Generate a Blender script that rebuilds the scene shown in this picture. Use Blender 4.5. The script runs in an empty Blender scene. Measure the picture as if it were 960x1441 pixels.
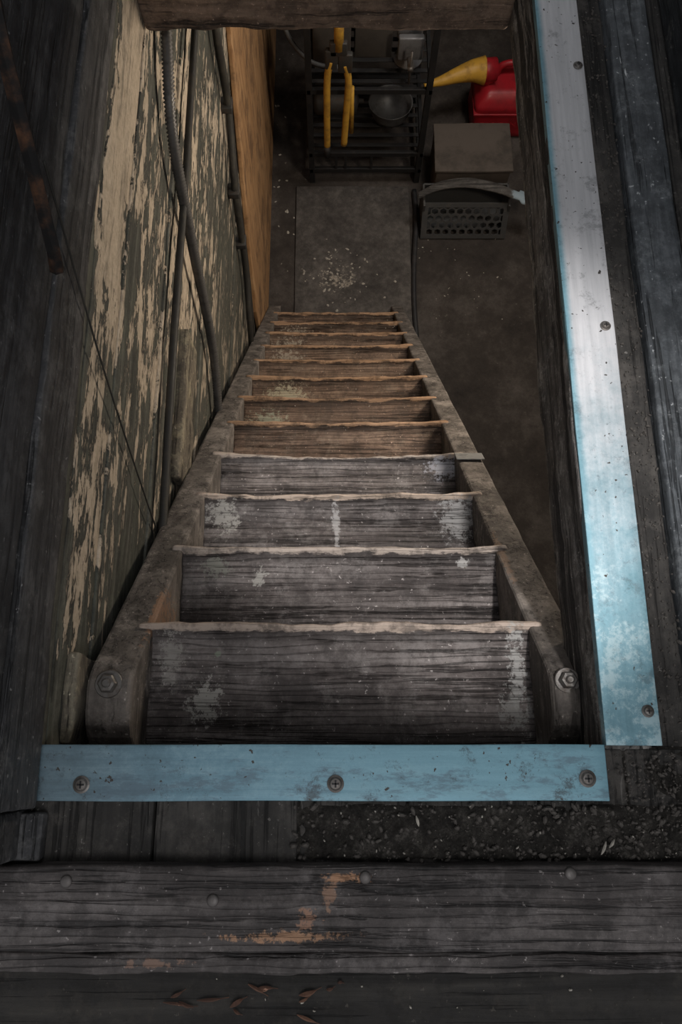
import bpy, math, random
from mathutils import Vector, noise as mn
random.seed(7)
H = 3.72            # eye height above the basement floor; geometry below is written relative to the eye height
UF = -1.03          # upper floor level (relative)
BF = -3.72          # basement floor level (relative)
scene = bpy.context.scene
COL = scene.collection

# ------------------------------------------------------------------ materials
class M:
    def __init__(s, name):
        s.m = bpy.data.materials.new(name); s.m.use_nodes = True
        s.t = s.m.node_tree; s.b = s.t.nodes['Principled BSDF']
        s.tc = s.t.nodes.new('ShaderNodeTexCoord'); s.P = s.tc.outputs['Object']
        s.oi = s.t.nodes.new('ShaderNodeObjectInfo')
        s.w = s.math('MULTIPLY', s.oi.outputs['Random'], 37.0)
    def put(s, sock, v):
        if isinstance(v, bpy.types.NodeSocket): s.t.links.new(v, sock)
        else: sock.default_value = v
    def math(s, op, a, b=0.0, clamp=False):
        n = s.t.nodes.new('ShaderNodeMath'); n.operation = op; n.use_clamp = clamp
        s.put(n.inputs[0], a); s.put(n.inputs[1], b); return n.outputs[0]
    def map(s, sc, off=(0, 0, 0)):
        n = s.t.nodes.new('ShaderNodeMapping'); s.t.links.new(s.P, n.inputs[0])
        n.inputs['Scale'].default_value = sc; n.inputs['Location'].default_value = off; return n.outputs[0]
    def noise(s, vec, scale=1, detail=6, rough=.6, dist=0.0):
        n = s.t.nodes.new('ShaderNodeTexNoise'); n.noise_dimensions = '4D'
        s.t.links.new(vec, n.inputs['Vector']); s.put(n.inputs['W'], s.w)
        n.inputs['Scale'].default_value = scale; n.inputs['Detail'].default_value = detail
        n.inputs['Roughness'].default_value = rough; n.inputs['Distortion'].default_value = dist
        return n.outputs[0]
    def wave(s, vec, dist=6, det=3, ds=1.0, rough=.6, axis='Y'):
        n = s.t.nodes.new('ShaderNodeTexWave'); n.wave_type = 'BANDS'; n.bands_direction = axis; n.wave_profile = 'SIN'
        off = s.t.nodes.new('ShaderNodeVectorMath'); off.operation = 'ADD'; s.t.links.new(vec, off.inputs[0]); s.t.links.new(s.w, off.inputs[1])
        s.t.links.new(off.outputs[0], n.inputs['Vector']); n.inputs['Scale'].default_value = 1; n.inputs['Distortion'].default_value = dist
        n.inputs['Detail'].default_value = det; n.inputs['Detail Scale'].default_value = ds; n.inputs['Detail Roughness'].default_value = rough
        return n.outputs['Fac']
    def ss(s, x, lo, hi, a=0., b=1.):
        n = s.t.nodes.new('ShaderNodeMapRange'); n.interpolation_type = 'SMOOTHSTEP'
        s.put(n.inputs[0], x); n.inputs[1].default_value = lo; n.inputs[2].default_value = hi
        n.inputs[3].default_value = a; n.inputs[4].default_value = b; return n.outputs[0]
    def ramp(s, f, stops):
        n = s.t.nodes.new('ShaderNodeValToRGB'); s.t.links.new(f, n.inputs[0]); e = n.color_ramp.elements
        while len(e) < len(stops): e.new(.5)
        for i, (p, c) in enumerate(stops): e[i].position = p; e[i].color = (*c, 1)
        return n.outputs[0]
    def mix(s, f, a, b, bl='MIX'):
        n = s.t.nodes.new('ShaderNodeMix'); n.data_type = 'RGBA'; n.blend_type = bl
        s.put(n.inputs[0], f)
        for i, v in ((6, a), (7, b)):
            if isinstance(v, tuple): v = (*v, 1) if len(v) == 3 else v
            s.put(n.inputs[i], v)
        return n.outputs[2]
    def sep(s):
        n = s.t.nodes.new('ShaderNodeSeparateXYZ'); s.t.links.new(s.P, n.inputs[0]); return n.outputs
    def blob(s, c, r, nz, k=3.4, lo=.38, hi=.55):
        m = s.t.nodes.new('ShaderNodeVectorMath'); m.operation = 'SUBTRACT'
        s.t.links.new(s.P, m.inputs[0]); m.inputs[1].default_value = c
        d = s.t.nodes.new('ShaderNodeVectorMath'); d.operation = 'DIVIDE'
        s.t.links.new(m.outputs[0], d.inputs[0]); d.inputs[1].default_value = r
        l = s.t.nodes.new('ShaderNodeVectorMath'); l.operation = 'LENGTH'; s.t.links.new(d.outputs[0], l.inputs[0])
        v = s.math('SUBTRACT', 1.0, l.outputs['Value'])
        inside = s.ss(v, -.25, .15)
        nn = s.math('MULTIPLY', s.math('SUBTRACT', nz, .5), k)
        return s.math('MULTIPLY', s.ss(s.math('ADD', v, nn), lo, hi), inside)
    def done(s, col, rough=.8, metal=0., h=None, bump=.4, dist=.004, spec=.35):
        s.put(s.b.inputs['Base Color'], col if not isinstance(col, tuple) else (*col, 1))
        s.put(s.b.inputs['Roughness'], rough); s.put(s.b.inputs['Metallic'], metal)
        s.b.inputs['Specular IOR Level'].default_value = spec
        if h is not None:
            n = s.t.nodes.new('ShaderNodeBump'); n.inputs['Strength'].default_value = bump
            n.inputs['Distance'].default_value = dist; s.put(n.inputs['Height'], h)
            s.t.links.new(n.outputs[0], s.b.inputs['Normal'])
        return s.m

def wood(name, dark, mid, light, grain='X', fine=1., rough=.75, blobs=(), edge=None, dust=None, orange=None, bump=.6, spots=None, rings=0., scr=.5, crk=.75, side=None):
    k = M(name)
    al, ac = 2.2 * fine, 34 * fine
    tri = lambda a, b: {'X': (a, b, b), 'Y': (b, a, b), 'Z': (b, b, a)}[grain]
    sc = tri(al, ac)
    g = k.noise(k.map(sc), 1, 8, .62, .8)
    f = k.noise(k.map(tri(3, 150)), 1, 4, .6, .3)
    big = k.noise(k.P, 5, 5, .6)
    mid_n = k.noise(k.P, 18, 9, .75)
    fine_n = k.noise(k.P, 75, 8, .8)
    c = k.ramp(k.math('ADD', g, k.math('MULTIPLY', k.math('SUBTRACT', fine_n, .5), .6)), [(.3, dark), (.5, mid), (.7, light)])
    c = k.mix(k.ss(big, .40, .66, 0., .7), c, k.mix(.6, c, dark))
    c = k.mix(k.ss(mid_n, .47, .58, 0., .7), c, k.mix(.8, c, dark))
    crack = k.ss(k.math('ADD', f, k.math('MULTIPLY', k.math('SUBTRACT', g, .5), .6)), .36, .44, 1., 0.)
    h_extra = crack
    if rings:
        wv = k.wave(k.map({'X': (3.2, 28, 3), 'Y': (28, 3.2, 3), 'Z': (28, 3, 3.2)}[grain]), 10, 3, .8, .6, 'X' if grain != 'X' else 'Y')
        rm = k.math('MULTIPLY', k.ss(wv, .0, .14, 1., 0.), k.ss(big, .35, .6, .9, .35))
        c = k.mix(k.math('MULTIPLY', rm, rings), c, tuple(x * .5 for x in dark)); h_extra = k.math('ADD', crack, k.math('MULTIPLY', rm, .7))
    c = k.mix(k.math('MULTIPLY', crack, crk), c, tuple(x * .4 for x in dark))
    if dust:
        dm = k.math('MULTIPLY', k.ss(k.noise(k.P, 14, 12, .82), .50, .62), dust[1])
        c = k.mix(dm, c, dust[0])
    scratch = k.ss(k.noise(k.map(tri(9, 110), (4, 4, 4)), 1, 5, .7, 1.2), .66, .70)
    c = k.mix(k.math('MULTIPLY', scratch, scr), c, spots or tuple(min(1, x * 1.8 + .05) for x in light))
    sp = k.ss(k.noise(k.P, 150, 4, .6), .645, .69)
    c = k.mix(k.math('MULTIPLY', sp, .6), c, spots or tuple(min(1, x * 2.0 + .06) for x in light))
    if orange:
        om = k.ss(k.noise(k.map(tuple(x * .55 for x in sc), (3, 1, 7)), 1, 8, .7, .5), orange[1], orange[1] + .03)
        c = k.mix(om, c, orange[0])
    if side:      # pale worn arris along a horizontal line z = side[1]
        z = k.sep()[2]
        zz = k.math('ADD', z, k.math('MULTIPLY', k.math('SUBTRACT', mid_n, .5), .06))
        c = k.mix(k.math('MULTIPLY', k.ss(zz, side[1], side[1] - .012), .8), c, side[0])
    if edge:      # worn nosing, local coords
        y = k.sep()[1]
        yy = k.math('ADD', y, k.math('MULTIPLY', k.math('SUBTRACT', k.noise(k.map((14, 40, 30)), 1, 8, .75), .5), .04))
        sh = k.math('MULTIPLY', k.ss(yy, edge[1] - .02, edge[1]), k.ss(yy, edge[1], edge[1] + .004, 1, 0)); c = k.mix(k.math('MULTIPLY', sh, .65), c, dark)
        em = k.ss(yy, edge[1], edge[1] + .004)
        c = k.mix(k.math('MULTIPLY', em, edge[2]), c, k.mix(k.ss(mid_n, .48, .62), edge[0], tuple(x * .4 for x in edge[0])))
    for (cc, r, colr, kk) in blobs:
        c = k.mix(k.math('MULTIPLY', k.blob(cc, r, k.noise(k.map((1, 1, 1), (2, 9, 4)), 85, 10, .8), kk), .75), c, colr)
    hgt = k.math('ADD', k.math('MULTIPLY', g, .7), k.math('ADD', k.math('MULTIPLY', k.math('ADD', fine_n, mid_n), .4), k.math('MULTIPLY', h_extra, -.5)))
    rr = k.ss(fine_n, .3, .7, rough - .14, min(1, rough + .14))
    return k.done(c, rr, 0, hgt, bump, .006, .45)

def plain(name, c, rough=.6, metal=0., var=.4, scale=20, dirt=(.03, .028, .025), bump=.2):
    k = M(name)
    n = k.noise(k.P, scale, 7, .68)
    col = k.mix(k.ss(n, .45, .7, 0, var), c, dirt)
    return k.done(col, k.ss(n, .3, .7, rough - .1, rough + .15), metal, n, bump, .003)

# ------------------------------------------------------------------ mesh helpers
def empty(name):
    o = bpy.data.objects.new(name, None); COL.objects.link(o); o.empty_display_size = .1; return o
def mesh(name, v, f, mat, parent=None, loc=(0, 0, 0), smooth=False, fm=None):
    me = bpy.data.meshes.new(name); me.from_pydata([tuple(p) for p in v], [], f); me.update()
    mats = mat if isinstance(mat, (list, tuple)) else [mat]
    for m in mats: me.materials.append(m)
    if fm:
        for p, i in zip(me.polygons, fm): p.material_index = i
    if smooth:
        for p in me.polygons: p.use_smooth = True
    o = bpy.data.objects.new(name, me); COL.objects.link(o); o.location = loc
    if parent: o.parent = parent
    return o
def spaced(a, b, n, r):
    n = max(1, n); L = b - a; r = min(r, L * .3)
    pts = [a, a + r * .3, a + r]
    for i in range(1, n): 
        t = a + r + (L - 2 * r) * i / n; pts.append(t)
    return pts + [b - r, b - r * .3, b]
def rbox_data(x0, x1, y0, y1, z0, z1, n=(1, 1, 1), r=.003, amp=0., freq=8., deform=None, seed=0.):
    X, Y, Z = spaced(x0, x1, n[0], r), spaced(y0, y1, n[1], r), spaced(z0, z1, n[2], r)
    V, F, idx = [], [], {}
    rr = min(r, (x1 - x0) * .3, (y1 - y0) * .3, (z1 - z0) * .3)
    def vid(i, j, k):
        key = (i, j, k)
        if key not in idx:
            p = Vector((X[i], Y[j], Z[k]))
            q = Vector((min(max(p.x, x0 + rr), x1 - rr), min(max(p.y, y0 + rr), y1 - rr), min(max(p.z, z0 + rr), z1 - rr)))
            d = p - q
            if d.length > 1e-9: p = q + d.normalized() * rr if sum(abs(c) > 1e-9 for c in d) > 1 else p
            if amp: p = p + mn.noise_vector(p * freq + Vector((seed, seed * 2, 0))) * amp + mn.noise_vector(p * freq * 4 + Vector((seed, 0, 5))) * amp * .35
            if deform: p = deform(p)
            idx[key] = len(V); V.append(p)
        return idx[key]
    a, b, c = len(X) - 1, len(Y) - 1, len(Z) - 1
    for i in range(a):
        for j in range(b):
            F.append((vid(i, j, c), vid(i + 1, j, c), vid(i + 1, j + 1, c), vid(i, j + 1, c)))
            F.append((vid(i, j, 0), vid(i, j + 1, 0), vid(i + 1, j + 1, 0), vid(i + 1, j, 0)))
    for i in range(a):
        for k in range(c):
            F.append((vid(i, 0, k), vid(i + 1, 0, k), vid(i + 1, 0, k + 1), vid(i, 0, k + 1)))
            F.append((vid(i, b, k), vid(i, b, k + 1), vid(i + 1, b, k + 1), vid(i + 1, b, k)))
    for j in range(b):
        for k in range(c):
            F.append((vid(0, j, k), vid(0, j, k + 1), vid(0, j + 1, k + 1), vid(0, j + 1, k)))
            F.append((vid(a, j, k), vid(a, j + 1, k), vid(a, j + 1, k + 1), vid(a, j, k + 1)))
    return V, F
def rbox(name, x0, x1, y0, y1, z0, z1, mat, parent=None, **kw):
    loc = kw.pop('loc', (0, 0, 0)); V, F = rbox_data(x0, x1, y0, y1, z0, z1, **kw)
    return mesh(name, V, F, mat, parent, loc, True)
def join_data(parts):
    V, F, FM = [], [], []
    for (v, f, m) in parts:
        o = len(V); V += list(v); F += [tuple(i + o for i in ff) for ff in f]; FM += [m] * len(f)
    return V, F, FM
def catmull(P, n=10):
    P = [Vector(p) for p in P]; Q = [P[0] * 2 - P[1]] + P + [P[-1] * 2 - P[-2]]; out = []
    for i in range(1, len(Q) - 2):
        for s in range(n):
            t = s / n; a, b, c, d = Q[i - 1:i + 3]
            out.append(.5 * ((2 * b) + (c - a) * t + (2 * a - 5 * b + 4 * c - d) * t * t + (3 * b - a - 3 * c + d) * t ** 3))
    out.append(P[-1]); return out
def tube_data(P, r, seg=10, ripple=0, curve=True, n=10, rfun=None):
    pts = catmull(P, n) if curve and len(P) > 2 else [Vector(p) for p in P]
    if ripple:
        L = sum((pts[i + 1] - pts[i]).length for i in range(len(pts) - 1)); m = int(L / .004); res = []
        seglen = L / m; k = 0
        cum = [0]
        for i in range(len(pts) - 1): cum.append(cum[-1] + (pts[i + 1] - pts[i]).length)
        for q in range(m + 1):
            t = q * seglen
            while k < len(pts) - 2 and cum[k + 1] < t: k += 1
            u = (t - cum[k]) / max(1e-9, cum[k + 1] - cum[k]); res.append(pts[k].lerp(pts[k + 1], min(1, u)))
        pts = res
    V, F = [], []; N = len(pts); up = Vector((.3, .2, .93))
    for i, p in enumerate(pts):
        d = (pts[min(i + 1, N - 1)] - pts[max(i - 1, 0)]).normalized()
        if abs(d.dot(up)) > .95: up = Vector((1, .1, .1)).normalized()
        a = d.cross(up).normalized(); b = d.cross(a)
        rr = r * (1 + (ripple if i % 2 else -ripple)) if ripple else r
        if rfun: rr = rfun(i / (N - 1))
        for s in range(seg):
            th = 2 * math.pi * s / seg; V.append(p + (a * math.cos(th) + b * math.sin(th)) * rr)
    for i in range(N - 1):
        for s in range(seg):
            s2 = (s + 1) % seg; F.append((i * seg + s, i * seg + s2, (i + 1) * seg + s2, (i + 1) * seg + s))
    F.append(tuple(range(seg))[::-1]); F.append(tuple((N - 1) * seg + s for s in range(seg)))
    return V, F
def tube(name, P, r, mat, parent=None, **kw):
    V, F = tube_data(P, r, **kw); return mesh(name, V, F, mat, parent, smooth=True)
def lathe_data(prof, c, seg=32, sx=1, sy=1):
    V, F = [], []
    for (r, z) in prof:
        for s in range(seg):
            t = 2 * math.pi * s / seg; V.append(Vector((c[0] + r * sx * math.cos(t), c[1] + r * sy * math.sin(t), c[2] + z)))
    for i in range(len(prof) - 1):
        for s in range(seg):
            s2 = (s + 1) % seg; F.append((i * seg + s, i * seg + s2, (i + 1) * seg + s2, (i + 1) * seg + s))
    F.append(tuple(range(seg))[::-1]); F.append(tuple((len(prof) - 1) * seg + s for s in range(seg)))
    return V, F
def bevel(o, w=.004, s=2):
    m = o.modifiers.new('bev', 'BEVEL'); m.width = w; m.segments = s; m.limit_method = 'ANGLE'; return o
def chips(name, samp, n, size, mat, flat=.4, parent=None):
    V, F = [], []
    for _ in range(n):
        c, sc = samp(); s = random.uniform(*size) * sc
        base = len(V); el = random.uniform(1, 1.9); az = random.random() * 6.28
        m = 6; rr = [random.uniform(.6, 1.15) for _ in range(m)]; c = Vector(c)
        for ring, (q, zz) in enumerate(((1, 0), (.55, 1))):
            for t in range(m):
                a = 2 * math.pi * t / m; x, y = math.cos(a) * rr[t] * el * q, math.sin(a) * rr[t] * q
                V.append(c + Vector(((x * math.cos(az) - y * math.sin(az)) * s, (x * math.sin(az) + y * math.cos(az)) * s, (zz - .3) * s * flat * random.uniform(.6, 1.3))))
        for t in range(m):
            t2 = (t + 1) % m; F.append((base + t, base + t2, base + m + t2, base + m + t))
        F.append(tuple(base + m + t for t in range(m)))
    return mesh(name, V, F, mat, parent)

# ------------------------------------------------------------------ palette
steel = plain('dull_steel', (.16, .15, .14), .45, .6, .7, 60, (.07, .045, .03))
dark_iron = plain('dark_iron', (.06, .058, .055), .6, .5, .5, 40, (.09, .045, .02))
black_paint = plain('black_painted_steel', (.02, .02, .021), .5, .2, .3, 30, (.06, .05, .045))
black_plastic = plain('black_plastic', (.022, .022, .024), .5, 0, .5, 25, (.07, .06, .055))
grille_plastic = plain('grille_plastic', (.06, .06, .06), .5, 0, .5, 25, (.10, .09, .08))
cable_mat = plain('cable_sheath', (.03, .028, .025), .6, 0, .5, 40, (.08, .07, .05))
conduit_mat = plain('flex_conduit', (.11, .105, .10), .5, .4, .6, 50, (.04, .036, .032))

# screws
def screw(parent, name, x, y, z, r=.0085):
    prof = [(r * 1.25, 0), (r * 1.3, .0012), (r * 1.0, .0022), (r * .95, .003), (r * .75, .0045), (r * .3, .005)]
    v, f = lathe_data(prof, (x, y, z), 20)
    parts = [(v, f, 0)]
    for (a, b) in ((r * .55, r * .13), (r * .13, r * .55)):
        vv, ff = rbox_data(x - a, x + a, y - b, y + b, z + .0038, z + .0056, r=.0002); parts.append((vv, ff, 1))
    V, F, FM = join_data(parts); o = mesh(name, V, F, [steel, black_paint], parent, smooth=False, fm=FM); return o

# ------------------------------------------------------------------ stairs
stair = empty('wooden_staircase')
CX = .0105; HW = .2915
N1 = (.2006, -1.235); RUN, RISE = .1755, .209
cool = dict(dark=(.036, .029, .027), mid=(.145, .122, .114), light=(.32, .285, .27))
warm = dict(dark=(.036, .021, .013), mid=(.145, .090, .060), light=(.30, .205, .145))
pw = (.46, .44, .40)
tb = {
 0: [((-.205, -.12, 0), (.04, .05, .1), pw, 4.5), ((-.262, -.06, 0), (.025, .07, .1), (.33, .31, .28), 4.8), ((.27, -.075, 0), (.02, .12, .1), (.44, .43, .41), 4.5), ((.262, -.135, 0), (.035, .05, .1), (.33, .32, .30), 5), ((-.19, -.05, 0), (.009, .008, .1), (.25, .29, .22), 2.)],
 1: [((.23, -.032, 0), (.022, .016, .1), (.5, .48, .46), 2.2), ((-.23, -.04, 0), (.04, .03, .1), (.26, .26, .22), 5), ((-.15, -.06, 0), (.02, .03, .1), pw, 6)],
 2: [((-.005, -.07, 0), (.014, .085, .1), (.5, .48, .47), 4), ((.255, -.06, 0), (.06, .08, .1), (.38, .37, .36), 4.6), ((-.25, -.05, 0), (.05, .06, .1), pw, 5.2)],
 3: [((.26, -.04, 0), (.06, .05, .1), (.37, .37, .40), 4.2)],
 5: [((-.22, -.09, 0), (.08, .06, .1), (.36, .37, .27), 5)],
 6: [((-.17, -.08, 0), (.10, .07, .1), (.46, .42, .30), 5.2)],
 8: [((-.2, -.08, 0), (.1, .07, .1), (.38, .33, .26), 6)],
 9: [((-.2, -.08, 0), (.1, .07, .1), (.38, .33, .26), 6)],
 10: [((-.18, -.08, 0), (.1, .07, .1), (.38, .33, .26), 6)],
}
for i in range(12):
    c = cool if i < 4 else warm
    ec = [(.50, .40, .33), (.48, .40, .34), (.56, .44, .35), (.50, .41, .34)][i] if i < 4 else (.44, .27, .16)
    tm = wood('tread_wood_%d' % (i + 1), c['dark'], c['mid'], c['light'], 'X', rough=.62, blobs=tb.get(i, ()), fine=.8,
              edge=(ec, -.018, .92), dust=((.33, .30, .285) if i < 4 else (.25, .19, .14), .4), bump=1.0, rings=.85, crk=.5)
    sd = i * 3.7
    sag = [.003, .004, .007, .013, .006, .008, .006, .006, .005, .005, .005, .004][i]
    def df(p, sd=sd, sag=sag):
        q = p.copy(); front = max(0, min(1, (q.y + .05) / .05)); u = q.x / HW
        q.y -= front * sag * (1 - u * u) - front * mn.noise(Vector((q.x * 9, sd, 0))) * .006 - front * mn.noise(Vector((q.x * 35, sd, 0))) * .003
        q.z -= sag * .7 * (1 - u * u) * max(0, 1 + q.y / .12)
        q.z -= .007 * math.exp(-((q.y + .06) / .04) ** 2)           # dished by foot wear
        q.z += .011 * math.exp(-((q.y + .007) / .011) ** 2) * (1 + .5 * mn.noise(Vector((q.x * 20, sd, 4))))        # raised worn lip
        if q.y > -.034: q.x *= 1.062
        return q
    rbox('tread_%d' % (i + 1), -HW - .004, HW + .004, -.186, 0, -.036, 0, tm, stair, n=(70, 34, 3), r=.009, amp=.002, freq=14, deform=df, seed=sd,
         loc=(CX, N1[0] + RUN * i, N1[1] - RISE * i))

sw = wood('stringer_wood', (.055, .047, .040), (.15, .13, .115), (.28, .245, .215), 'Y', fine=.6, rough=.8, dust=((.34, .30, .265), .7), bump=.7,
          blobs=[((-.285, .22, -1.25), (.012, .09, .3), (.3, .17, .10), 3.), ((.31, .35, -1.4), (.012, .12, .3), (.25, .17, .12), 3.)], scr=.3, crk=.4)
sl = RISE / RUN
def stringer(name, xa, xb):
    def L(y): return N1[1] - .006 - sl * (y - N1[0])
    prof = []
    yt = N1[0] - (-1.128 - N1[1] + .006) / sl
    prof += [(.004, -1.20), (.006, -1.182), (.012, -1.165), (.024, -1.148), (.040, -1.136), (.058, -1.130), (yt - .018, -1.128), (yt - .004, -1.131), (yt + .008, -1.140)]
    y = yt + .02; yend = N1[0] + (N1[1] - .006 - BF) / sl
    while y < yend - .01: prof.append((y, L(y) + mn.noise(Vector((y * 14, xa * 9, 0))) * .003)); y += .03
    prof.append((yend, BF)); top_n = len(prof)
    ub = [(.004, L(.004) - .30), (yend - .25, BF)]
    n = top_n; bot = []
    for k in range(n):
        t = k / (n - 1); bot.append((ub[0][0] * (1 - t) + ub[1][0] * t, ub[0][1] * (1 - t) + ub[1][1] * t))
    xs = [xa, xa + .002, xa + .006, (xa + xb) / 2, xb - .006, xb - .002, xb]; drop = [.007, .0025, 0, -.001, 0, .0025, .007]
    V, F = [], []; m = len(xs)
    for k in range(n):
        for j, x in enumerate(xs):
            jit = mn.noise(Vector((prof[k][0] * 22, x * 60, 1))) * .0018
            V.append(Vector((x + (jit if j in (0, m - 1) else 0), prof[k][0], prof[k][1] - (drop[j] if 0 < k < n - 1 else 0) + jit)))
    o = len(V)
    for k in range(n):
        for x in (xa, xb): V.append(Vector((x, bot[k][0], bot[k][1])))
    for k in range(n - 1):
        for j in range(m - 1): F.append((k * m + j, k * m + j + 1, (k + 1) * m + j + 1, (k + 1) * m + j))
        F.append((k * m, (k + 1) * m, o + 2 * (k + 1), o + 2 * k))
        F.append((k * m + m - 1, o + 2 * k + 1, o + 2 * (k + 1) + 1, (k + 1) * m + m - 1))
        F.append((o + 2 * k, o + 2 * (k + 1), o + 2 * (k + 1) + 1, o + 2 * k + 1))
    F.append(tuple(range(m))[::-1] + (o, o + 1)) ; F.append(tuple((n - 1) * m + j for j in range(m)) + (o + 2 * n - 1, o + 2 * n - 2))
    return mesh(name, V, F, sw, stair)
stringer('stringer_left', CX - HW - .064, CX - HW)
stringer('stringer_right', CX + HW, CX + HW + .062)
def bolt(name, x, y, z, r=.014):
    v, f = lathe_data([(r * 1.35, 0), (r * 1.4, .002), (r * 1.3, .0035), (r * .9, .0036)], (x, y, z), 24); P = [(v, f, 0)]
    v, f = lathe_data([(r * .95, .003), (r * .98, .005), (r * .98, .012), (r * .8, .0145), (r * .45, .015)], (x, y, z), 6); P.append((v, f, 0))
    v, f = lathe_data([(r * .45, .014), (r * .45, .018), (r * .3, .0195)], (x, y, z), 12); P.append((v, f, 0))
    V, F, FM = join_data(P); mesh(name, V, F, steel, stair)
bolt('bolt_left', -.313, .095, -1.130); bolt('bolt_right', .325, .100, -1.131, .013)
def sl_pt(y): return N1[1] - sl * (y - N1[0])
v, f = rbox_data(CX + HW - .004, CX + HW + .064, -.022, .022, 0, .003, r=.001)
b = mesh('stringer_bracket', v, f, plain('bracket_galvanised', (.40, .40, .39), .45, .5, .5, 40), stair, (0, .70, sl_pt(.70) + .002)); b.rotation_euler = (-math.atan(sl), 0, 0)

# ------------------------------------------------------------------ metal edge strips
def strip_mat(name, axis):
    k = M(name); s = k.sep()
    n = k.noise(k.P, 14, 12, .8); n2 = k.noise(k.map((120, 6, 10) if axis == 'Y' else (6, 120, 10)), 1, 5, .6)
    teal = k.ramp(k.math('ADD', k.math('MULTIPLY', n, .65), k.math('MULTIPLY', n2, .35)), [(.38, (.08, .15, .19)), (.5, (.14, .25, .31)), (.62, (.26, .40, .46))])
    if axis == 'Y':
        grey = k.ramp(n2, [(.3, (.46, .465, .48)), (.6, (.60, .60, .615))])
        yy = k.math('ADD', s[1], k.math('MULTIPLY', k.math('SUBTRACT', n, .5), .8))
        fac = k.ss(yy, .10, .62)  # pale grey towards the far end: window sheen put into the base colour
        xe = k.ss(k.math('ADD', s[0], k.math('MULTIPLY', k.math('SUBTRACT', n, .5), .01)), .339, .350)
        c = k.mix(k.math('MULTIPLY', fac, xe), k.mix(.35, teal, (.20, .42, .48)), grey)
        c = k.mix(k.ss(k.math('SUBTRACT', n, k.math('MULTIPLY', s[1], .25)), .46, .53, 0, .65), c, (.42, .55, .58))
    else:
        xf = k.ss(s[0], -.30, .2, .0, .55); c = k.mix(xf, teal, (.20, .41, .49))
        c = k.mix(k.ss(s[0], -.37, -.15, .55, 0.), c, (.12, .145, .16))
        rub = k.ss(k.noise(k.map((5, 16, 5), (9, 2, 2)), 2, 9, .78), .50, .60); c = k.mix(k.math('MULTIPLY', rub, .6), c, (.09, .13, .165))
    d = k.ss(k.noise(k.map((1, 1, 1), (4, 4, 4)), 22, 11, .84), .53, .61)
    c = k.mix(k.math('MULTIPLY', d, .75 if axis == 'X' else .4), c, (.05, .055, .06))
    sc = k.ss(k.noise(k.P, 140, 3, .5), .67, .70); c = k.mix(sc, c, (.05, .045, .04))
    return k.done(c, k.ss(n, .3, .7, .42, .60), .3, k.math('ADD', n, k.math('MULTIPLY', n2, .3)), .25, .003, .5)
def strip(name, x0, x1, y0, y1, mat, flange):
    e = empty(name)
    def df(p):
        q = p.copy(); q.z += mn.noise(Vector((q.x * 7, q.y * 7, 3))) * .0018; q.x += mn.noise(Vector((q.y * 6, 1, 1))) * .0012; q.y += mn.noise(Vector((q.x * 6, 5, 1))) * .0012; return q
    big = (60, 8, 1) if x1 - x0 > y1 - y0 else (8, 90, 1)
    rbox('strip_plate', x0, x1, y0, y1, UF, UF + .0035, mat, e, n=big, r=.0012, deform=df)
    if flange == 'y': rbox('strip_flange', x0, x1, y1 - .0025, y1, UF - .012, UF + .002, mat, e, n=(40, 1, 1), r=.0008)
    else: rbox('strip_flange', x0, x0 + .0025, y0, y1, UF - .012, UF + .002, mat, e, n=(1, 60, 1), r=.0008)
    return e
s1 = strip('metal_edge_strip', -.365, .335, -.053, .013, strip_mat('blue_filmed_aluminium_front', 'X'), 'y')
for i, (x, y) in enumerate(((-.308, -.034), (.002, -.033), (.31, -.027))): screw(s1, 'screw_%d' % (i + 1), x, y, UF + .0035, .0080)
s2 = strip('metal_edge_strip', .337, .407, .012, 1.62, strip_mat('blue_aluminium_side_painted_sheen', 'Y'), 'x')
for i, (x, y) in enumerate(((.393, .053), (.394, .596), (.397, 1.073))): screw(s2, 'screw_%d' % (i + 1), x, y, UF + .0035, .006)

# ------------------------------------------------------------------ upper floor and rims
grime = wood('grimy_floor_wood', (.014, .013, .012), (.038, .035, .032), (.085, .078, .07), 'Y', rough=.8, dust=((.10, .09, .08), .5), bump=.8)
under = wood('under_floor_wood', (.010, .009, .008), (.022, .020, .018), (.045, .041, .036), 'X', rough=.9, dust=((.05, .043, .036), .5), bump=.6, spots=(.09, .08, .07), scr=.3)
rimw = wood('rim_joist_wood', (.045, .041, .039), (.16, .15, .14), (.40, .38, .36), 'Y', rough=.75, dust=((.48, .46, .43), .75), bump=1.2,
            orange=((.02, .019, .019), .54), side=((.42, .39, .35), UF - .150))
farw = wood('trimmer_wood', (.05, .034, .025), (.17, .115, .082), (.32, .225, .165), 'X', rough=.85, dust=((.26, .19, .14), .6), bump=1.2)
uf = empty('floor_upper')
parts = []
seams = [-.40, -.218, -.043, .09, .25, .36, .52]
for a, b in zip(seams[:-1], seams[1:]):
    v, f = rbox_data(a + .0015, b - .0015, -.125, .008, UF - .035, UF - .001 - random.random() * .003, n=(4, 8, 1), r=.003, amp=.001, freq=20, seed=a); parts.append((v, f, 0))
V, F, FM = join_data(parts); mesh('floor_boards_front', V, F, grime, uf, smooth=True)
rbox('header_joist', -.40, .5, -.06, .003, UF - .22, UF - .036, under, uf, n=(20, 2, 4), r=.003)
rbox('floor_boards_landing', -1.2, 1.6, -1.6, -.126, UF - .14, UF - .075, under, uf, n=(20, 20, 1))
rbox('rim_joist_side', .338, .40, .004, 4.9, UF - .165, UF - .001, rimw, uf, n=(3, 220, 10), r=.006, amp=.005, freq=11)
bluew = wood('blue_stained_board', (.034, .038, .042), (.09, .10, .11), (.21, .225, .24), 'Y', rough=.5, dust=((.28, .30, .31), .5), bump=.8, spots=(.6, .62, .63), scr=.9)
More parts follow.
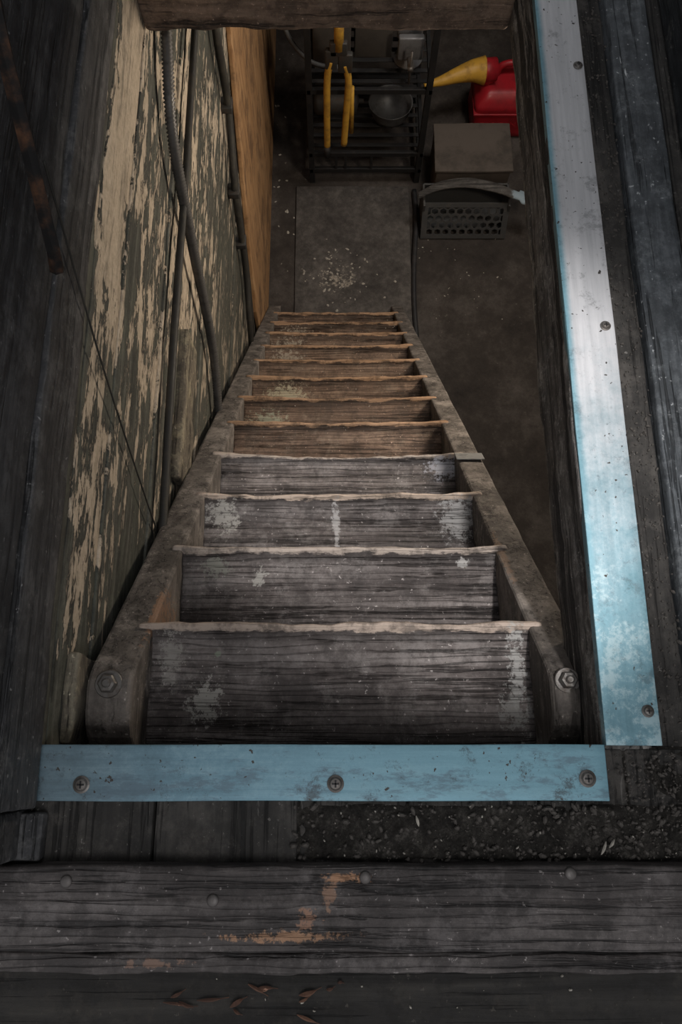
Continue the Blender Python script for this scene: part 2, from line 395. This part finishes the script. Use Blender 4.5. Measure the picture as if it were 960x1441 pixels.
rbox('floor_board_side_inner', .402, .449, -.125, 4.9, UF - .10, UF - .008, grime, uf, n=(4, 200, 1), r=.004, amp=.002, freq=15)
rbox('floor_board_side_painted', .452, .522, -.02, 4.9, UF - .10, UF + .006, bluew, uf, n=(4, 200, 2), r=.006, amp=.0015, freq=12)
rbox('floor_boards_side_outer', .525, 1.8, -.125, 4.9, UF - .10, UF - .002, grime, uf, n=(8, 40, 1), r=.004)
rbox('rim_joist_far', -.365, .337, 1.338, 1.40, UF - .17, UF + .02, farw, uf, n=(110, 3, 12), r=.008, amp=.006, freq=13)
rbox('floor_boards_far', -.365, .337, 1.40, 4.9, UF - .10, UF, under, uf, n=(8, 30, 1))

# threshold beam
thr = empty('threshold_beam')
org = (.50, .27, .15)
tw = wood('threshold_wood', (.022, .018, .017), (.080, .069, .065), (.18, .16, .152), 'X', rough=.60, dust=((.19, .17, .165), .4), bump=1.0, rings=.6, fine=.8, crk=.6,
          blobs=[((.015, -.135, UF), (.055, .010, .1), org, 3), ((-.055, -.195, UF), (.11, .010, .1), (.46, .26, .15), 3.2), ((-.03, -.178, UF), (.022, .02, .1), (.36, .2, .13), 4),
                 ((-.005, -.155, UF), (.014, .025, .1), (.3, .18, .12), 4), ((-.2, -.225, UF), (.06, .008, .1), (.24, .15, .11), 4)])
def dth(p):
    q = p.copy()
    if q.z > UF: q.z -= .004 * math.exp(-((q.x - .0) / .04) ** 2) * (1 if -.2 < q.y < -.13 else .2)
    q.z -= .0025 * math.exp(-((q.y + .158 + .002 * math.sin(q.x * 9)) / .0015) ** 2)
    return q
rbox('beam_top', -.62, .62, -.212, -.121, UF - .07, UF + .032, tw, thr, n=(260, 34, 3), r=.006, amp=.002, freq=10, deform=dth)
rbox('beam_lip', -.62, .62, -.236, -.2135, UF - .07, UF + .022, tw, thr, n=(160, 6, 3), r=.008, amp=.0035, freq=12)
nailm = plain('nail_head', (.11, .10, .095), .5, .5, .5, 60, (.05, .04, .035))
def nail(nm, x, y):
    v, f = lathe_data([(.0068, 0), (.007, .0012), (.0055, .0026), (.002, .003)], (x, y, UF + .0325), 14); mesh(nm, v, f, nailm, thr, smooth=True)
for i, (x, y) in enumerate(((-.307, -.138), (-.138, -.158), (.036, -.134), (.272, -.130), (.41, -.2))): nail('nail_%d' % (i + 1), x, y)

# ------------------------------------------------------------------ left wall (horizontal boards with peeling paint)
def peel():
    k = M('peeling_paint_boards'); s = k.sep()
    n = k.noise(k.map((3, 2.7, 9.5)), 3.2, 12, .72, .35); g = k.noise(k.map((20, 2, 60)), 1, 7, .65, .5); fn = k.noise(k.P, 60, 8, .8)
    big = k.noise(k.P, 2.5, 3, .5)
    under = k.ramp(k.math('ADD', g, k.math('MULTIPLY', k.math('SUBTRACT', fn, .5), .6)), [(.3, (.020, .021, .017)), (.5, (.068, .069, .057)), (.7, (.18, .178, .15))])
    under = k.mix(k.ss(k.noise(k.map((3, 4, 10), (5, 5, 5)), 3, 9, .75), .52, .56, 0, .5), under, (.11, .115, .088))
    beige = k.ramp(fn, [(.3, (.34, .28, .205)), (.55, (.56, .465, .355)), (.75, (.66, .57, .45))])
    beige = k.mix(k.ss(g, .55, .68, 0, .5), beige, (.24, .185, .12))
    up = k.ss(s[2], -1.10, -1.00, 0, -.24)
    band = k.math('MULTIPLY', k.ss(s[2], -1.23, -1.17, 0, 1), k.ss(s[1], .45, .9, 0, .15))
    near = k.ss(s[1], .15, .5, -.07, 0.)
    b = k.math('ADD', k.math('ADD', up, band), k.math('ADD', near, k.math('MULTIPLY', k.math('SUBTRACT', big, .5), .35)))
    v = k.math('ADD', k.math('ADD', n, k.math('MULTIPLY', k.math('SUBTRACT', fn, .5), .10)), k.math('SUBTRACT', b, .018))
    m = k.ss(v, .5, .510); halo = k.ss(v, .470, .5)
    c = k.mix(k.math('MULTIPLY', halo, .75), under, (.02, .019, .017)); c = k.mix(m, c, beige)
    dm = k.ss(k.noise(k.map((9, 3, 18), (1, 8, 2)), 1.5, 11, .8), .50, .60, 0, .55); c = k.mix(dm, c, (.06, .054, .045))
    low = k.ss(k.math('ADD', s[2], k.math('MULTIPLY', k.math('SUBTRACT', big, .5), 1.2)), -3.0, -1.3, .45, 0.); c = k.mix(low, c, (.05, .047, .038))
    h = k.math('ADD', k.math('MULTIPLY', m, .6), k.math('ADD', k.math('MULTIPLY', g, .5), k.math('MULTIPLY', fn, .4)))
    return k.done(c, .7, 0, h, 1.0, .006)
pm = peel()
darkw = wood('charred_wall_boards', (.016, .016, .017), (.055, .055, .058), (.15, .148, .147), 'Y', rough=.55, dust=((.20, .195, .19), .45), orange=((.36, .18, .10), .675), bump=1.0, scr=.9)
lw = empty('wall_left')
parts = []; z = BF; i = 0; WX = -.366
while z < -1.02:
    hgt = .148; z1 = min(z + hgt, -1.02)
    off = random.uniform(-.0025, .0025)
    v, f = rbox_data(WX - .03, WX + off, -.06, 4.9, z + .001, z1 - .001, n=(1, 180, 6), r=.003, amp=.0022, freq=8, seed=i); parts.append((v, f, 0)); z = z1; i += 1
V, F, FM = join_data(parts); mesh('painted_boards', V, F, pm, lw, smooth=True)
parts = []; z = -1.02
for j, (hh, off) in enumerate(((.12, .006), (.16, .0), (.15, .008), (.18, .002), (.2, .004), (.2, .0), (.2, .003), (.2, 0))):
    v, f = rbox_data(WX - .03, WX + off, -.06, 2.6, z + .0015, z + hh - .0015, n=(1, 130, 6), r=.004, amp=.003, freq=9, seed=j + 30); parts.append((v, f, 0)); z += hh
V, F, FM = join_data(parts); mesh('bare_boards', V, F, darkw, lw, smooth=True)
rbox('end_post', -.47, -.372, -.118, -.062, UF - .05, .5, darkw, lw, n=(4, 3, 40), r=.005, amp=.003)
rbox('post_block', -.40, -.345, -.119, -.066, UF, UF + .02, darkw, lw, n=(4, 4, 2), r=.004, amp=.002)
blk = wood('batten_wood', (.06, .05, .04), (.17, .145, .11), (.36, .32, .23), 'Y', rough=.8, dust=((.45, .4, .27), .6), bump=.9)
rbox('stringer_cleat', -.372, -.3505, .015, .135, -1.35, -1.105, blk, lw, n=(3, 8, 10), r=.008, amp=.006, freq=20)
rbox('wall_batten', WX - .005, WX + .022, .60, .97, -1.80, -1.68, blk, lw, n=(2, 20, 6), r=.006, amp=.006, freq=15)
k = M('orange_plywood'); g = k.noise(k.map((20, 30, 2.5)), 1, 8, .6, .6); n = k.noise(k.P, 7, 9, .75)
c = k.ramp(g, [(.3, (.24, .125, .055)), (.55, (.40, .23, .11)), (.75, (.48, .30, .16))]); c = k.mix(k.ss(n, .47, .60, 0, .75), c, (.12, .07, .04))
ply = k.done(c, .6, 0, g, .3, .002)
x0, x1 = WX + .002, WX + .02
poly = [(2.33, -1.75), (2.33, -2.1), (2.08, -2.65), (1.90, -3.15), (1.93, BF), (4.6, BF), (4.6, -1.75)]
V = [Vector((x0, a, b)) for a, b in poly] + [Vector((x1, a, b)) for a, b in poly]; n_ = len(poly)
F = [tuple(range(n_)), tuple(range(n_, 2 * n_))[::-1]] + [(i, i + n_, (i + 1) % n_ + n_, (i + 1) % n_) for i in range(n_)]
bevel(mesh('plywood_panel', V, F, ply, lw))
rust = plain('rusty_strap', (.022, .021, .021), .6, .4, .6, 24, (.24, .11, .055))
v, f = tube_data([(-.338, .72, -.60), (-.338, .693, -.635), (-.340, .586, -.829), (-.345, .578, -.86)], .009, seg=6, curve=False); mesh('iron_strap', v, f, rust)
tube('hanging_cord', [(-.352, .69, -.80), (-.352, .66, -.87), (-.353, .56, -1.12), (-.354, .449, -1.47), (-.356, .42, -1.6)], .0016, cable_mat)
tube('electrical_conduit', [(-.342, 2.4, -1.53), (-.342, 1.689, -1.527), (-.342, 1.27, -1.53), (-.342, .84, -1.517), (-.342, .30, -1.535)], .0085, cable_mat)
tube('flexible_conduit', [(-.34, 1.6, -1.15), (-.34, 1.394, -1.268), (-.34, 1.25, -1.373), (-.34, 1.175, -1.633), (-.34, 1.101, -1.98), (-.342, .989, -2.157), (-.352, .93, -2.25)], .011, conduit_mat, ripple=.18, seg=12)
tube('power_cable', [(-.342, 2.1, -1.6), (-.342, 2.006, -1.80), (-.342, 2.005, -2.078), (-.342, 1.868, -2.316), (-.342, 1.805, -2.688), (-.342, 1.689, -2.86), (-.35, 1.62, -3.1)], .012, cable_mat)
tube('power_cable', [(-.345, 2.14, -1.6), (-.345, 2.05, -1.80), (-.345, 2.06, -2.10), (-.345, 1.93, -2.40), (-.345, 1.86, -2.75), (-.35, 1.75, -3.1)], .008, cable_mat)
P = []
for (yy, zz) in ((2.006, -2.078), (1.868, -2.316), (1.83, -2.55)):
    v, f = rbox_data(WX, -.328, yy - .02, yy + .03, zz - .012, zz + .012, r=.003); P.append((v, f, 0))
V, F, FM = join_data(P); mesh('cable_clips', V, F, dark_iron, smooth=True)

# ------------------------------------------------------------------ upper right wall
wr = wood('stained_wall_boards', (.02, .022, .025), (.055, .06, .065), (.13, .14, .145), 'Y', rough=.6, dust=((.45, .43, .38), .55), bump=.6)
rbox('wall_right', .545, .58, -.125, 3.2, UF, .9, wr, None, n=(1, 60, 20), r=.004, amp=.003)

# ------------------------------------------------------------------ dirt and debris upstairs
k = M('dry_dirt'); n = k.noise(k.P, 45, 12, .85); c = k.ramp(n, [(.38, (.014, .013, .012)), (.52, (.055, .050, .044)), (.64, (.17, .155, .138))]); dirt = k.done(c, .95, 0, n, 1.0, .010, .2)
def dirt_patch(x0, x1, y0, y1, hmax=.010):
    nx, ny = int((x1 - x0) / .0025), int((y1 - y0) / .0025); V, F = [], []
    for i in range(nx + 1):
        for j in range(ny + 1):
            x = x0 + (x1 - x0) * i / nx; y = y0 + (y1 - y0) * j / ny
            e = min((x - x0) / .12, 1) * min((y - y0) / .008, 1, (y1 - y) / .008)
            h = -.006 + e * (hmax * .9 + mn.noise(Vector((x * 25, y * 25, 0))) * .006 + mn.noise(Vector((x * 90, y * 90, 2))) * .004)
            V.append(Vector((x, y, UF + h)))
    for i in range(nx):
        for j in range(ny):
            a = i * (ny + 1) + j; F.append((a, a + ny + 1, a + ny + 2, a + 1))
    return V, F
p1 = dirt_patch(-.08, .47, -.124, -.054); p2 = dirt_patch(.34, .455, -.06, .010, .008)
V, F, FM = join_data([(p1[0], p1[1], 0), (p2[0], p2[1], 0)]); mesh('dirt_pile', V, F, dirt, smooth=True)
stone = plain('grit', (.085, .076, .068), .9, 0, .7, 60)
def s_dirt():
    if random.random() < .2: return (random.uniform(.345, .45), random.uniform(-.055, .005), UF + .005), random.choice((.5, .8, 1.2))
    x = random.uniform(-.05, .47) ; x = max(x, random.uniform(-.03, .47)) if random.random() < .6 else x
    return (x, random.uniform(-.12, -.056), UF + .006), random.choice((.4, .5, .7, 1.7))
chips('grit_pebbles', s_dirt, 1300, (.0008, .0022), stone, .9)
def s_side():
    return (random.uniform(.408, .450), random.uniform(-.05, 1.5), UF - .006), random.choice((.5, .8, 1.3))
chips('grit_pebbles', s_side, 900, (.0008, .002), stone, .9)
pale = plain('pale_chips', (.40, .37, .32), .9, 0, .5, 60)
def s_pale():
    r = random.random()
    if r < .15: return (random.uniform(-.05, .43), random.uniform(-.12, -.058), UF + .009), .8
    if r < .20: return (random.uniform(-.4, .5), random.uniform(-.30, -.245), UF - .073), 1.0
    i = random.randrange(12); return (CX + random.uniform(-.28, .28), N1[0] + RUN * i - random.uniform(.02, .17), N1[1] - RISE * i - .003), .6 + .08 * i
chips('paint_flakes', s_pale, 260, (.0006, .0020), pale, 1.2)
P = []
for (x, y, a, L) in ((.32, -.105, 1.1, .008), (.33, -.1, .9, .006), (.10, -.075, 1.8, .006)):
    v, f = tube_data([(x - L * math.cos(a), y - L * math.sin(a), UF + .011), (x, y, UF + .013), (x + L * math.cos(a), y + L * math.sin(a), UF + .010)], .003, 6, rfun=lambda t: .0005 + .0014 * math.sin(math.pi * t)); P.append((v, f, 0))
V, F, FM = join_data(P); mesh('pale_wood_slivers', V, F, pale)
splm = wood('splinter_wood', (.04, .02, .014), (.11, .05, .03), (.2, .10, .06), 'X')
P = []
for _ in range(14):
    x, y = random.uniform(-.22, .02), random.uniform(-.31, -.262); a = random.uniform(-.6, .6); L = random.uniform(.004, .022); w_ = random.uniform(.0012, .003)
    v, f = tube_data([(x - L * math.cos(a), y - L * math.sin(a), UF - .071), (x, y + random.uniform(-.002, .002), UF - .069), (x + L * math.cos(a), y + L * math.sin(a), UF - .072)], .003, 5, rfun=lambda t: .0005 + w_ * math.sin(math.pi * min(1, t * 1.3))); P.append((v, f, 0))
V, F, FM = join_data(P); mesh('wood_splinters', V, F, splm)

# ------------------------------------------------------------------ basement shell
k = M('basement_concrete'); n = k.noise(k.P, 3, 12, .75); n2 = k.noise(k.P, 30, 10, .82)
c = k.ramp(k.math('ADD', k.math('MULTIPLY', n, .7), k.math('MULTIPLY', n2, .3)), [(.38, (.022, .018, .016)), (.5, (.048, .040, .035)), (.62, (.10, .087, .078))])
c = k.mix(k.ss(k.noise(k.P, 60, 4, .6), .69, .73, 0, .6), c, (.25, .23, .2)); conc = k.done(c, .85, 0, n2, .6, .008)
rbox('floor', -.5, 1.9, -.6, 5.0, BF - .08, BF, conc, n=(10, 10, 1))
stonew = plain('basement_wall_plaster', (.07, .065, .06), .9, 0, .6, 6)
rbox('wall_back', -.5, 1.9, 4.9, 5.0, BF, UF, stonew, n=(10, 1, 10))
rbox('wall_basement_right', 1.8, 1.9, -.6, 4.9, BF, UF - .1, stonew, n=(1, 10, 10))
rbox('wall_front', -.5, 1.8, -.6, -.5, BF, UF - .1, stonew, n=(10, 1, 10))
k = M('floor_pad'); n = k.noise(k.P, 5, 12, .78); n2 = k.noise(k.P, 40, 10, .82)
c = k.ramp(k.math('ADD', k.math('MULTIPLY', n, .7), k.math('MULTIPLY', n2, .3)), [(.38, (.035, .031, .029)), (.5, (.070, .063, .058)), (.62, (.13, .118, .108))])
c = k.mix(k.blob((.02, 2.44, BF), (.24, .2, .3), k.noise(k.P, 40, 11, .85), 5.0, .9, 1.05), c, (.34, .30, .25)); pad = k.done(c, .8, 0, n2, .4, .005)
rbox('floor_mat', -.21, .415, 1.2, 3.03, BF, BF + .012, pad, n=(10, 20, 1), r=.006, amp=.004, freq=3)
tube('garden_hose', [(.445, 3.0, BF + .014), (.45, 2.8, BF + .014), (.43, 2.5, BF + .014), (.425, 2.25, BF + .014), (.44, 1.9, BF + .014)], .014, black_plastic)
def s_floor():
    if random.random() < .6: return (random.gauss(.02, .10), random.gauss(2.46, .11), BF + .013), 1
    if random.random() < .5: return (random.uniform(-.35, -.22), random.uniform(2.2, 4), BF + .001), 1
    return (random.uniform(.45, .9), random.uniform(2.2, 2.7), BF + .001), .6
chips('plaster_crumbs', s_floor, 130, (.002, .008), pale, .4)

# ------------------------------------------------------------------ basement storage rack
rk = empty('steel_storage_rack'); XA, XB, YA, YB, RT = -.135, .475, 3.06, 3.62, -2.68
P = []
def bx(x0, x1, y0, y1, z0, z1, r=.002): v, f = rbox_data(x0, x1, y0, y1, z0, z1, r=r); P.append((v, f, 0))
for x in (XA, XB - .03):
    for y in (YA, YB - .03): bx(x, x + .03, y, y + .03, BF, RT)
for z_ in (BF + .08, BF + .20, BF + .62, RT - .03):
    for y in (YA, YB - .02): bx(XA, XB, y + .003, y + .023, z_, z_ + .028)
    for x in (XA, XB - .02): bx(x + .003, x + .023, YA, YB, z_, z_ + .028)
for z_ in (BF + .20, BF + .62):
    for q in range(8): 
        y = YA + .05 + q * .065; bx(XA + .02, XB - .02, y, y + .022, z_ + .02, z_ + .026, .001)
for q in (.14, .19, .33): bx(XA + q, XA + q + .014, YA + .004, YA + .018, BF + .08, BF + .22)
V, F, FM = join_data(P); mesh('rack_frame', V, F, black_paint, rk)
bc = empty('bolt_cutter')
yel = plain('yellow_paint', (.56, .31, .045), .45, 0, .7, 18, (.18, .09, .025)); YB_ = 3.02
tube('handle_left', [(-.012, YB_, -2.86), (-.03, YB_, -2.95), (-.034, YB_, -3.15), (-.034, YB_, -3.40)], .0165, yel, bc, seg=14)
tube('handle_right', [(.05, YB_, -2.88), (.068, YB_, -2.97), (.062, YB_, -3.15), (.052, YB_, -3.38)], .0165, yel, bc, seg=14)
tube('grip_left', [(-.034, YB_, -3.39), (-.034, YB_, -3.46)], .018, black_plastic, bc, curve=False)
tube('grip_right', [(.086, YB_ + .04, -3.05), (.090, YB_ + .04, -3.34)], .012, yel, bc, curve=False)
P = []
for (x0, x1, z0, z1) in ((-.04, .015, -2.90, -2.80), (.02, .085, -2.92, -2.82), (-.02, .06, -2.83, -2.76)):
    v, f = rbox_data(x0, x1, YB_ - .015, YB_ + .015, z0, z1, r=.006); P.append((v, f, 0))
V, F, FM = join_data(P); mesh('jaw_linkage', V, F, dark_iron, bc, smooth=True)
tube('upper_bar', [(.022, YB_, -2.80), (.022, YB_, -2.60)], .022, yel, bc, curve=False, seg=14)
lab = plain('paper_label', (.5, .5, .48), .7, 0, .4, 40, (.2, .2, .19)); cardk = plain('dark_cardboard', (.06, .052, .045), .8, 0, .4, 12)
def carton(x0, x1, y0, y1, z0, z1):
    e = empty('labelled_carton'); rbox('carton_body', x0, x1, y0, y1, z0, z1, cardk, e, n=(2, 2, 2), r=.004)
    rbox('carton_flap', x0 + .004, x1 - .004, (y0 + y1) / 2 - .003, (y0 + y1) / 2 + .003, z1, z1 + .0015, dark_iron, e, r=.0005)
    rbox('label', x0 + .02, x0 + .02 + (x1 - x0) * .62, y0 - .0015, y0, z1 - .07, z1 - .012, lab, e, r=.0005)
    rbox('top_label', x0 + .03, x0 + .03 + (x1 - x0) * .7, y0 + .03, y0 + .10, z1, z1 + .0015, lab, e, r=.0005)
    for q in range(3): rbox('label_print_%d' % q, x0 + .03, x0 + .03 + (x1 - x0) * (.5 - .1 * q), y0 - .0025, y0 - .0014, z1 - .03 - q * .014, z1 - .023 - q * .014, black_paint, e, r=.0003)
    for q in range(3): rbox('top_print_%d' % q, x0 + .04, x0 + .04 + (x1 - x0) * (.6 - .1 * q), y0 + .04 + q * .02, y0 + .05 + q * .02, z1 + .0012, z1 + .0022, black_paint, e, r=.0003)
carton(-.10, .08, 3.22, 3.48, BF + .65, BF + .93); carton(.10, .28, 3.26, 3.48, BF + .65, BF + .90)
bv = empty('bench_vise'); grey = plain('grey_cast_iron', (.17, .17, .175), .45, .3, .5, 30)
v, f = lathe_data([(.07, 0), (.07, .012), (.05, .02), (.045, .06)], (.36, 3.25, BF + .65), 24); mesh('swivel_base', v, f, grey, bv, smooth=True)
rbox('body', .325, .395, 3.18, 3.38, BF + .71, BF + .78, grey, bv, n=(2, 4, 2), r=.015)
rbox('rear_jaw', .30, .42, 3.25, 3.29, BF + .76, BF + .85, grey, bv, r=.008); rbox('front_jaw', .30, .42, 3.155, 3.19, BF + .73, BF + .85, grey, bv, r=.008)
tube('lead_screw', [(.36, 3.20, BF + .745), (.36, 3.08, BF + .745)], .014, steel, bv, curve=False); tube('tommy_bar', [(.36, 3.09, BF + .66), (.36, 3.09, BF + .84)], .006, steel, bv, curve=False)
v, f = lathe_data([(.06, 0), (.085, .01), (.105, .05), (.115, .10), (.118, .104), (.11, .10), (.10, .055), (.08, .018), (.0, .014)], (.30, 3.30, BF + .23), 40); mesh('round_steel_pan', v, f, plain('pan_steel', (.12, .12, .122), .45, .3, .5, 30), smooth=True)
mt = empty('electric_motor'); v, f = lathe_data([(.03, -.12), (.065, -.11), (.07, -.09), (.07, .09), (.065, .11), (.02, .12), (.012, .125), (.012, .15)], (0, 0, 0), 28)
R = [Vector((p.z + .01, p.y + 3.33, p.x + BF + .31)) for p in v]; mesh('motor_housing', R, f, dark_iron, mt, smooth=True); rbox('motor_foot', -.06, .09, 3.27, 3.39, BF + .227, BF + .25, black_paint, mt)
tube('grey_hose', [(-.30, 3.5, -2.55), (-.28, 3.4, -2.80), (-.22, 3.3, -2.98), (-.12, 3.22, -3.05), (-.02, 3.2, -3.07), (0.02, 3.20, -3.07)], .011, plain('grey_rubber', (.08, .08, .08), .6), seg=12)
# ------------------------------------------------------------------ gas can
gc = empty('gas_can'); red = plain('red_plastic', (.34, .014, .022), .38, 0, .6, 12, (.10, .008, .01))
def gdf(p):
    q = p.copy(); t = (q.z - BF) / .30
    if t > .72: s_ = 1 - .35 * (t - .72) / .28; q.x = .93 + (q.x - .93) * s_; q.y = 3.50 + (q.y - 3.50) * s_
    return q
rbox('can_body', .77, 1.09, 3.36, 3.64, BF, BF + .29, red, gc, n=(14, 12, 16), r=.035, deform=gdf)
rbox('can_rib_band', .765, 1.095, 3.355, 3.645, BF + .17, BF + .185, red, gc, n=(6, 6, 1), r=.005)
tube('can_handle', [(.88, 3.53, BF + .27), (.90, 3.53, BF + .345), (.99, 3.53, BF + .355), (1.03, 3.53, BF + .25)], .018, red, gc, seg=12)
v, f = lathe_data([(.045, 0), (.05, .02), (.05, .055), (.038, .06), (.036, .075)], (.83, 3.51, BF + .265), 28); mesh('can_neck', v, f, red, gc, smooth=True)
tube('cap_collar', [(.865, 3.50, BF + .35), (.77, 3.49, BF + .35)], .055, red, gc, curve=False, seg=24, rfun=lambda t: .058)
tube('spout', [(.80, 3.49, BF + .35), (.74, 3.485, BF + .352), (.66, 3.46, BF + .35), (.57, 3.43, BF + .34), (.48, 3.41, BF + .33)], .05, yel, gc, seg=20, rfun=lambda t: .058 * (1 - t) ** 1.1 + .013)
cu = bpy.data.curves.new('embossed_text', 'FONT'); cu.body = 'GAS CAN'; cu.size = .05; cu.extrude = .001; o = bpy.data.objects.new('embossed_text', cu); COL.objects.link(o)
o.data.materials.append(red); o.location = (.80, 3.3585, BF + .09); o.rotation_euler = (math.radians(90), 0, 0); o.parent = gc
# ------------------------------------------------------------------ box, honeycomb crate and the curved handle across it
bxm = plain('worn_brown_board', (.095, .078, .066), .8, 0, .6, 8)
e = empty('storage_box'); rbox('box_body', .54, .93, 2.93, 3.22, BF, BF + .24, bxm, e, n=(6, 6, 4), r=.008, amp=.003)
rbox('box_lid', .53, .94, 2.92, 3.23, BF + .241, BF + .262, bxm, e, n=(8, 8, 1), r=.006, amp=.004, freq=5)
e = empty('plastic_crate'); P = []
def cb(*a): v, f = rbox_data(*a, r=.003); P.append((v, f, 0))
x0, x1, y0, y1, zt = .47, .93, 2.70, 2.905, BF + .19
cb(x0, x1, y0 + .05, y1, BF, BF + .01); cb(x0, x0 + .012, y0 + .06, y1, BF, zt); cb(x1 - .012, x1, y0 + .06, y1, BF, zt); cb(x0, x1, y1 - .01, y1, BF, zt)
def slant(u, w, d=0):
    return Vector((u, y0 + .09 * w - d * .9, BF + .005 + .175 * w + d * .45))
LH = math.hypot(.09, .175)
def sbar(u0, u1, w0, w1, d=.010):
    c = [slant(u0, w0), slant(u1, w0), slant(u1, w1), slant(u0, w1)]; t = [slant(a, b, d) for a, b in ((u0, w0), (u1, w0), (u1, w1), (u0, w1))]
    P.append((c + t, [(0, 3, 2, 1), (4, 5, 6, 7), (0, 1, 5, 4), (1, 2, 6, 5), (2, 3, 7, 6), (3, 0, 4, 7)], 0))
sbar(x0, x1, 0, .1); sbar(x0, x1, .88, 1); sbar(x0, x0 + .03, .1, .88); sbar(x1 - .03, x1, .1, .88)
hx = .0255
for row in range(4):
    for colm in range(10):
        cx = x0 + .045 + colm * hx * 1.732 + (row % 2) * hx * .866; cy = .18 + row * hx * 1.5 / LH
        if cx > x1 - .035: continue
        o = []
        for rr_, d in ((hx * 1.02, 0), (hx * .74, 0), (hx * 1.02, .009), (hx * .74, .009)):
            for a in range(6):
                th = math.pi / 6 + a * math.pi / 3; o.append(slant(cx + rr_ * math.cos(th), min(.97, max(.03, cy + rr_ * math.sin(th) / LH)), d))
        ff = []
        for a in range(6):
            b2 = (a + 1) % 6; ff += [(12 + a, 12 + b2, 18 + b2, 18 + a), (a, b2, 12 + b2, 12 + a), (6 + a, 18 + a, 18 + b2, 6 + b2)]
        P.append((o, ff, 0))
V, F, FM = join_data(P); mesh('crate_shell', V, F, grille_plastic, e)
hw_ = wood('grey_handle_wood', (.04, .036, .033), (.085, .078, .072), (.15, .14, .13), 'X', blobs=[((.97, 2.78, -3.5), (.08, .12, .3), (.35, .45, .52), 1.2)], spots=(.2, .19, .18), scr=.2)
pts = catmull([(.44, 2.80, -3.50), (.56, 2.85, -3.485), (.70, 2.86, -3.475), (.84, 2.83, -3.475), (.94, 2.79, -3.48), (1.03, 2.76, -3.49)], 8)
V, F = [], []
for i, p in enumerate(pts):
    t = i / (len(pts) - 1); w = .020 + .012 * math.sin(t * 3.1) + (.018 if t > .86 else 0); h = .012
    for a in range(12):
        th = 2 * math.pi * a / 12; V.append(p + Vector((0, w * math.cos(th), h * math.sin(th))))
for i in range(len(pts) - 1):
    for a in range(12): F.append((i * 12 + a, i * 12 + (a + 1) % 12, (i + 1) * 12 + (a + 1) % 12, (i + 1) * 12 + a))
F.append(tuple(range(12))); F.append(tuple((len(pts) - 1) * 12 + a for a in range(12)))
mesh('curved_wooden_handle', V, F, hw_, smooth=True)

# ------------------------------------------------------------------ lift everything so the basement floor is z = 0
for o in list(scene.objects):
    if o.parent is None: o.location.z += H

# ------------------------------------------------------------------ lights
def area(name, loc, target, size, power, col, sy=None):
    l = bpy.data.lights.new(name, 'AREA'); l.energy = power; l.color = col; l.size = size
    if sy: l.shape = 'RECTANGLE'; l.size_y = sy
    o = bpy.data.objects.new(name, l); COL.objects.link(o); o.location = loc
    o.rotation_euler = (Vector(target) - Vector(loc)).to_track_quat('-Z', 'Y').to_euler(); return o
area('window_light', (1.05, 2.5, H + .95), (.05, .45, H - 1.3), .7, 95, (.94, .97, 1.0), .9)
area('landing_light', (.3, -.7, H + 1.2), (.0, .3, H - 1.3), .6, 13, (.98, .98, 1.0))
l = bpy.data.lights.new('added_stair_spot', 'SPOT'); l.energy = 300; l.spot_size = math.radians(17); l.spot_blend = .7; l.shadow_soft_size = .05; l.color = (1.0, .97, .95)  # unseen spot added to brighten the right half of the upper treads
o = bpy.data.objects.new('added_stair_spot', l); COL.objects.link(o); o.location = (.55, .1, H + 1.5); o.rotation_euler = (Vector((.16, .47, H - 1.5)) - o.location).to_track_quat('-Z', 'Y').to_euler()
area('basement_fill', (.9, 2.9, H - 1.35), (.3, 2.9, 0), .5, 14, (1.0, .94, .87))  # unseen fill light added to lift the dark basement
area('basement_fill_stairs', (1.1, 1.5, H - 1.5), (-.2, 1.5, 1.4), .3, 19, (1.0, .86, .70))  # unseen warm fill added for the lower treads
w = bpy.data.worlds.new('world'); scene.world = w; w.use_nodes = True
w.node_tree.nodes['Background'].inputs[0].default_value = (.78, .79, .82, 1); w.node_tree.nodes['Background'].inputs[1].default_value = .62
# ------------------------------------------------------------------ camera
cd = bpy.data.cameras.new('camera'); cam = bpy.data.objects.new('camera', cd); COL.objects.link(cam); scene.camera = cam
cam.location = (0, 0, H); cam.rotation_euler = (math.radians(17), 0, 0)
cd.sensor_fit = 'VERTICAL'; cd.sensor_height = 36; cd.lens = 28; cd.shift_x = 10 / 1441; cd.clip_start = .02
scene.view_settings.view_transform = 'Standard'
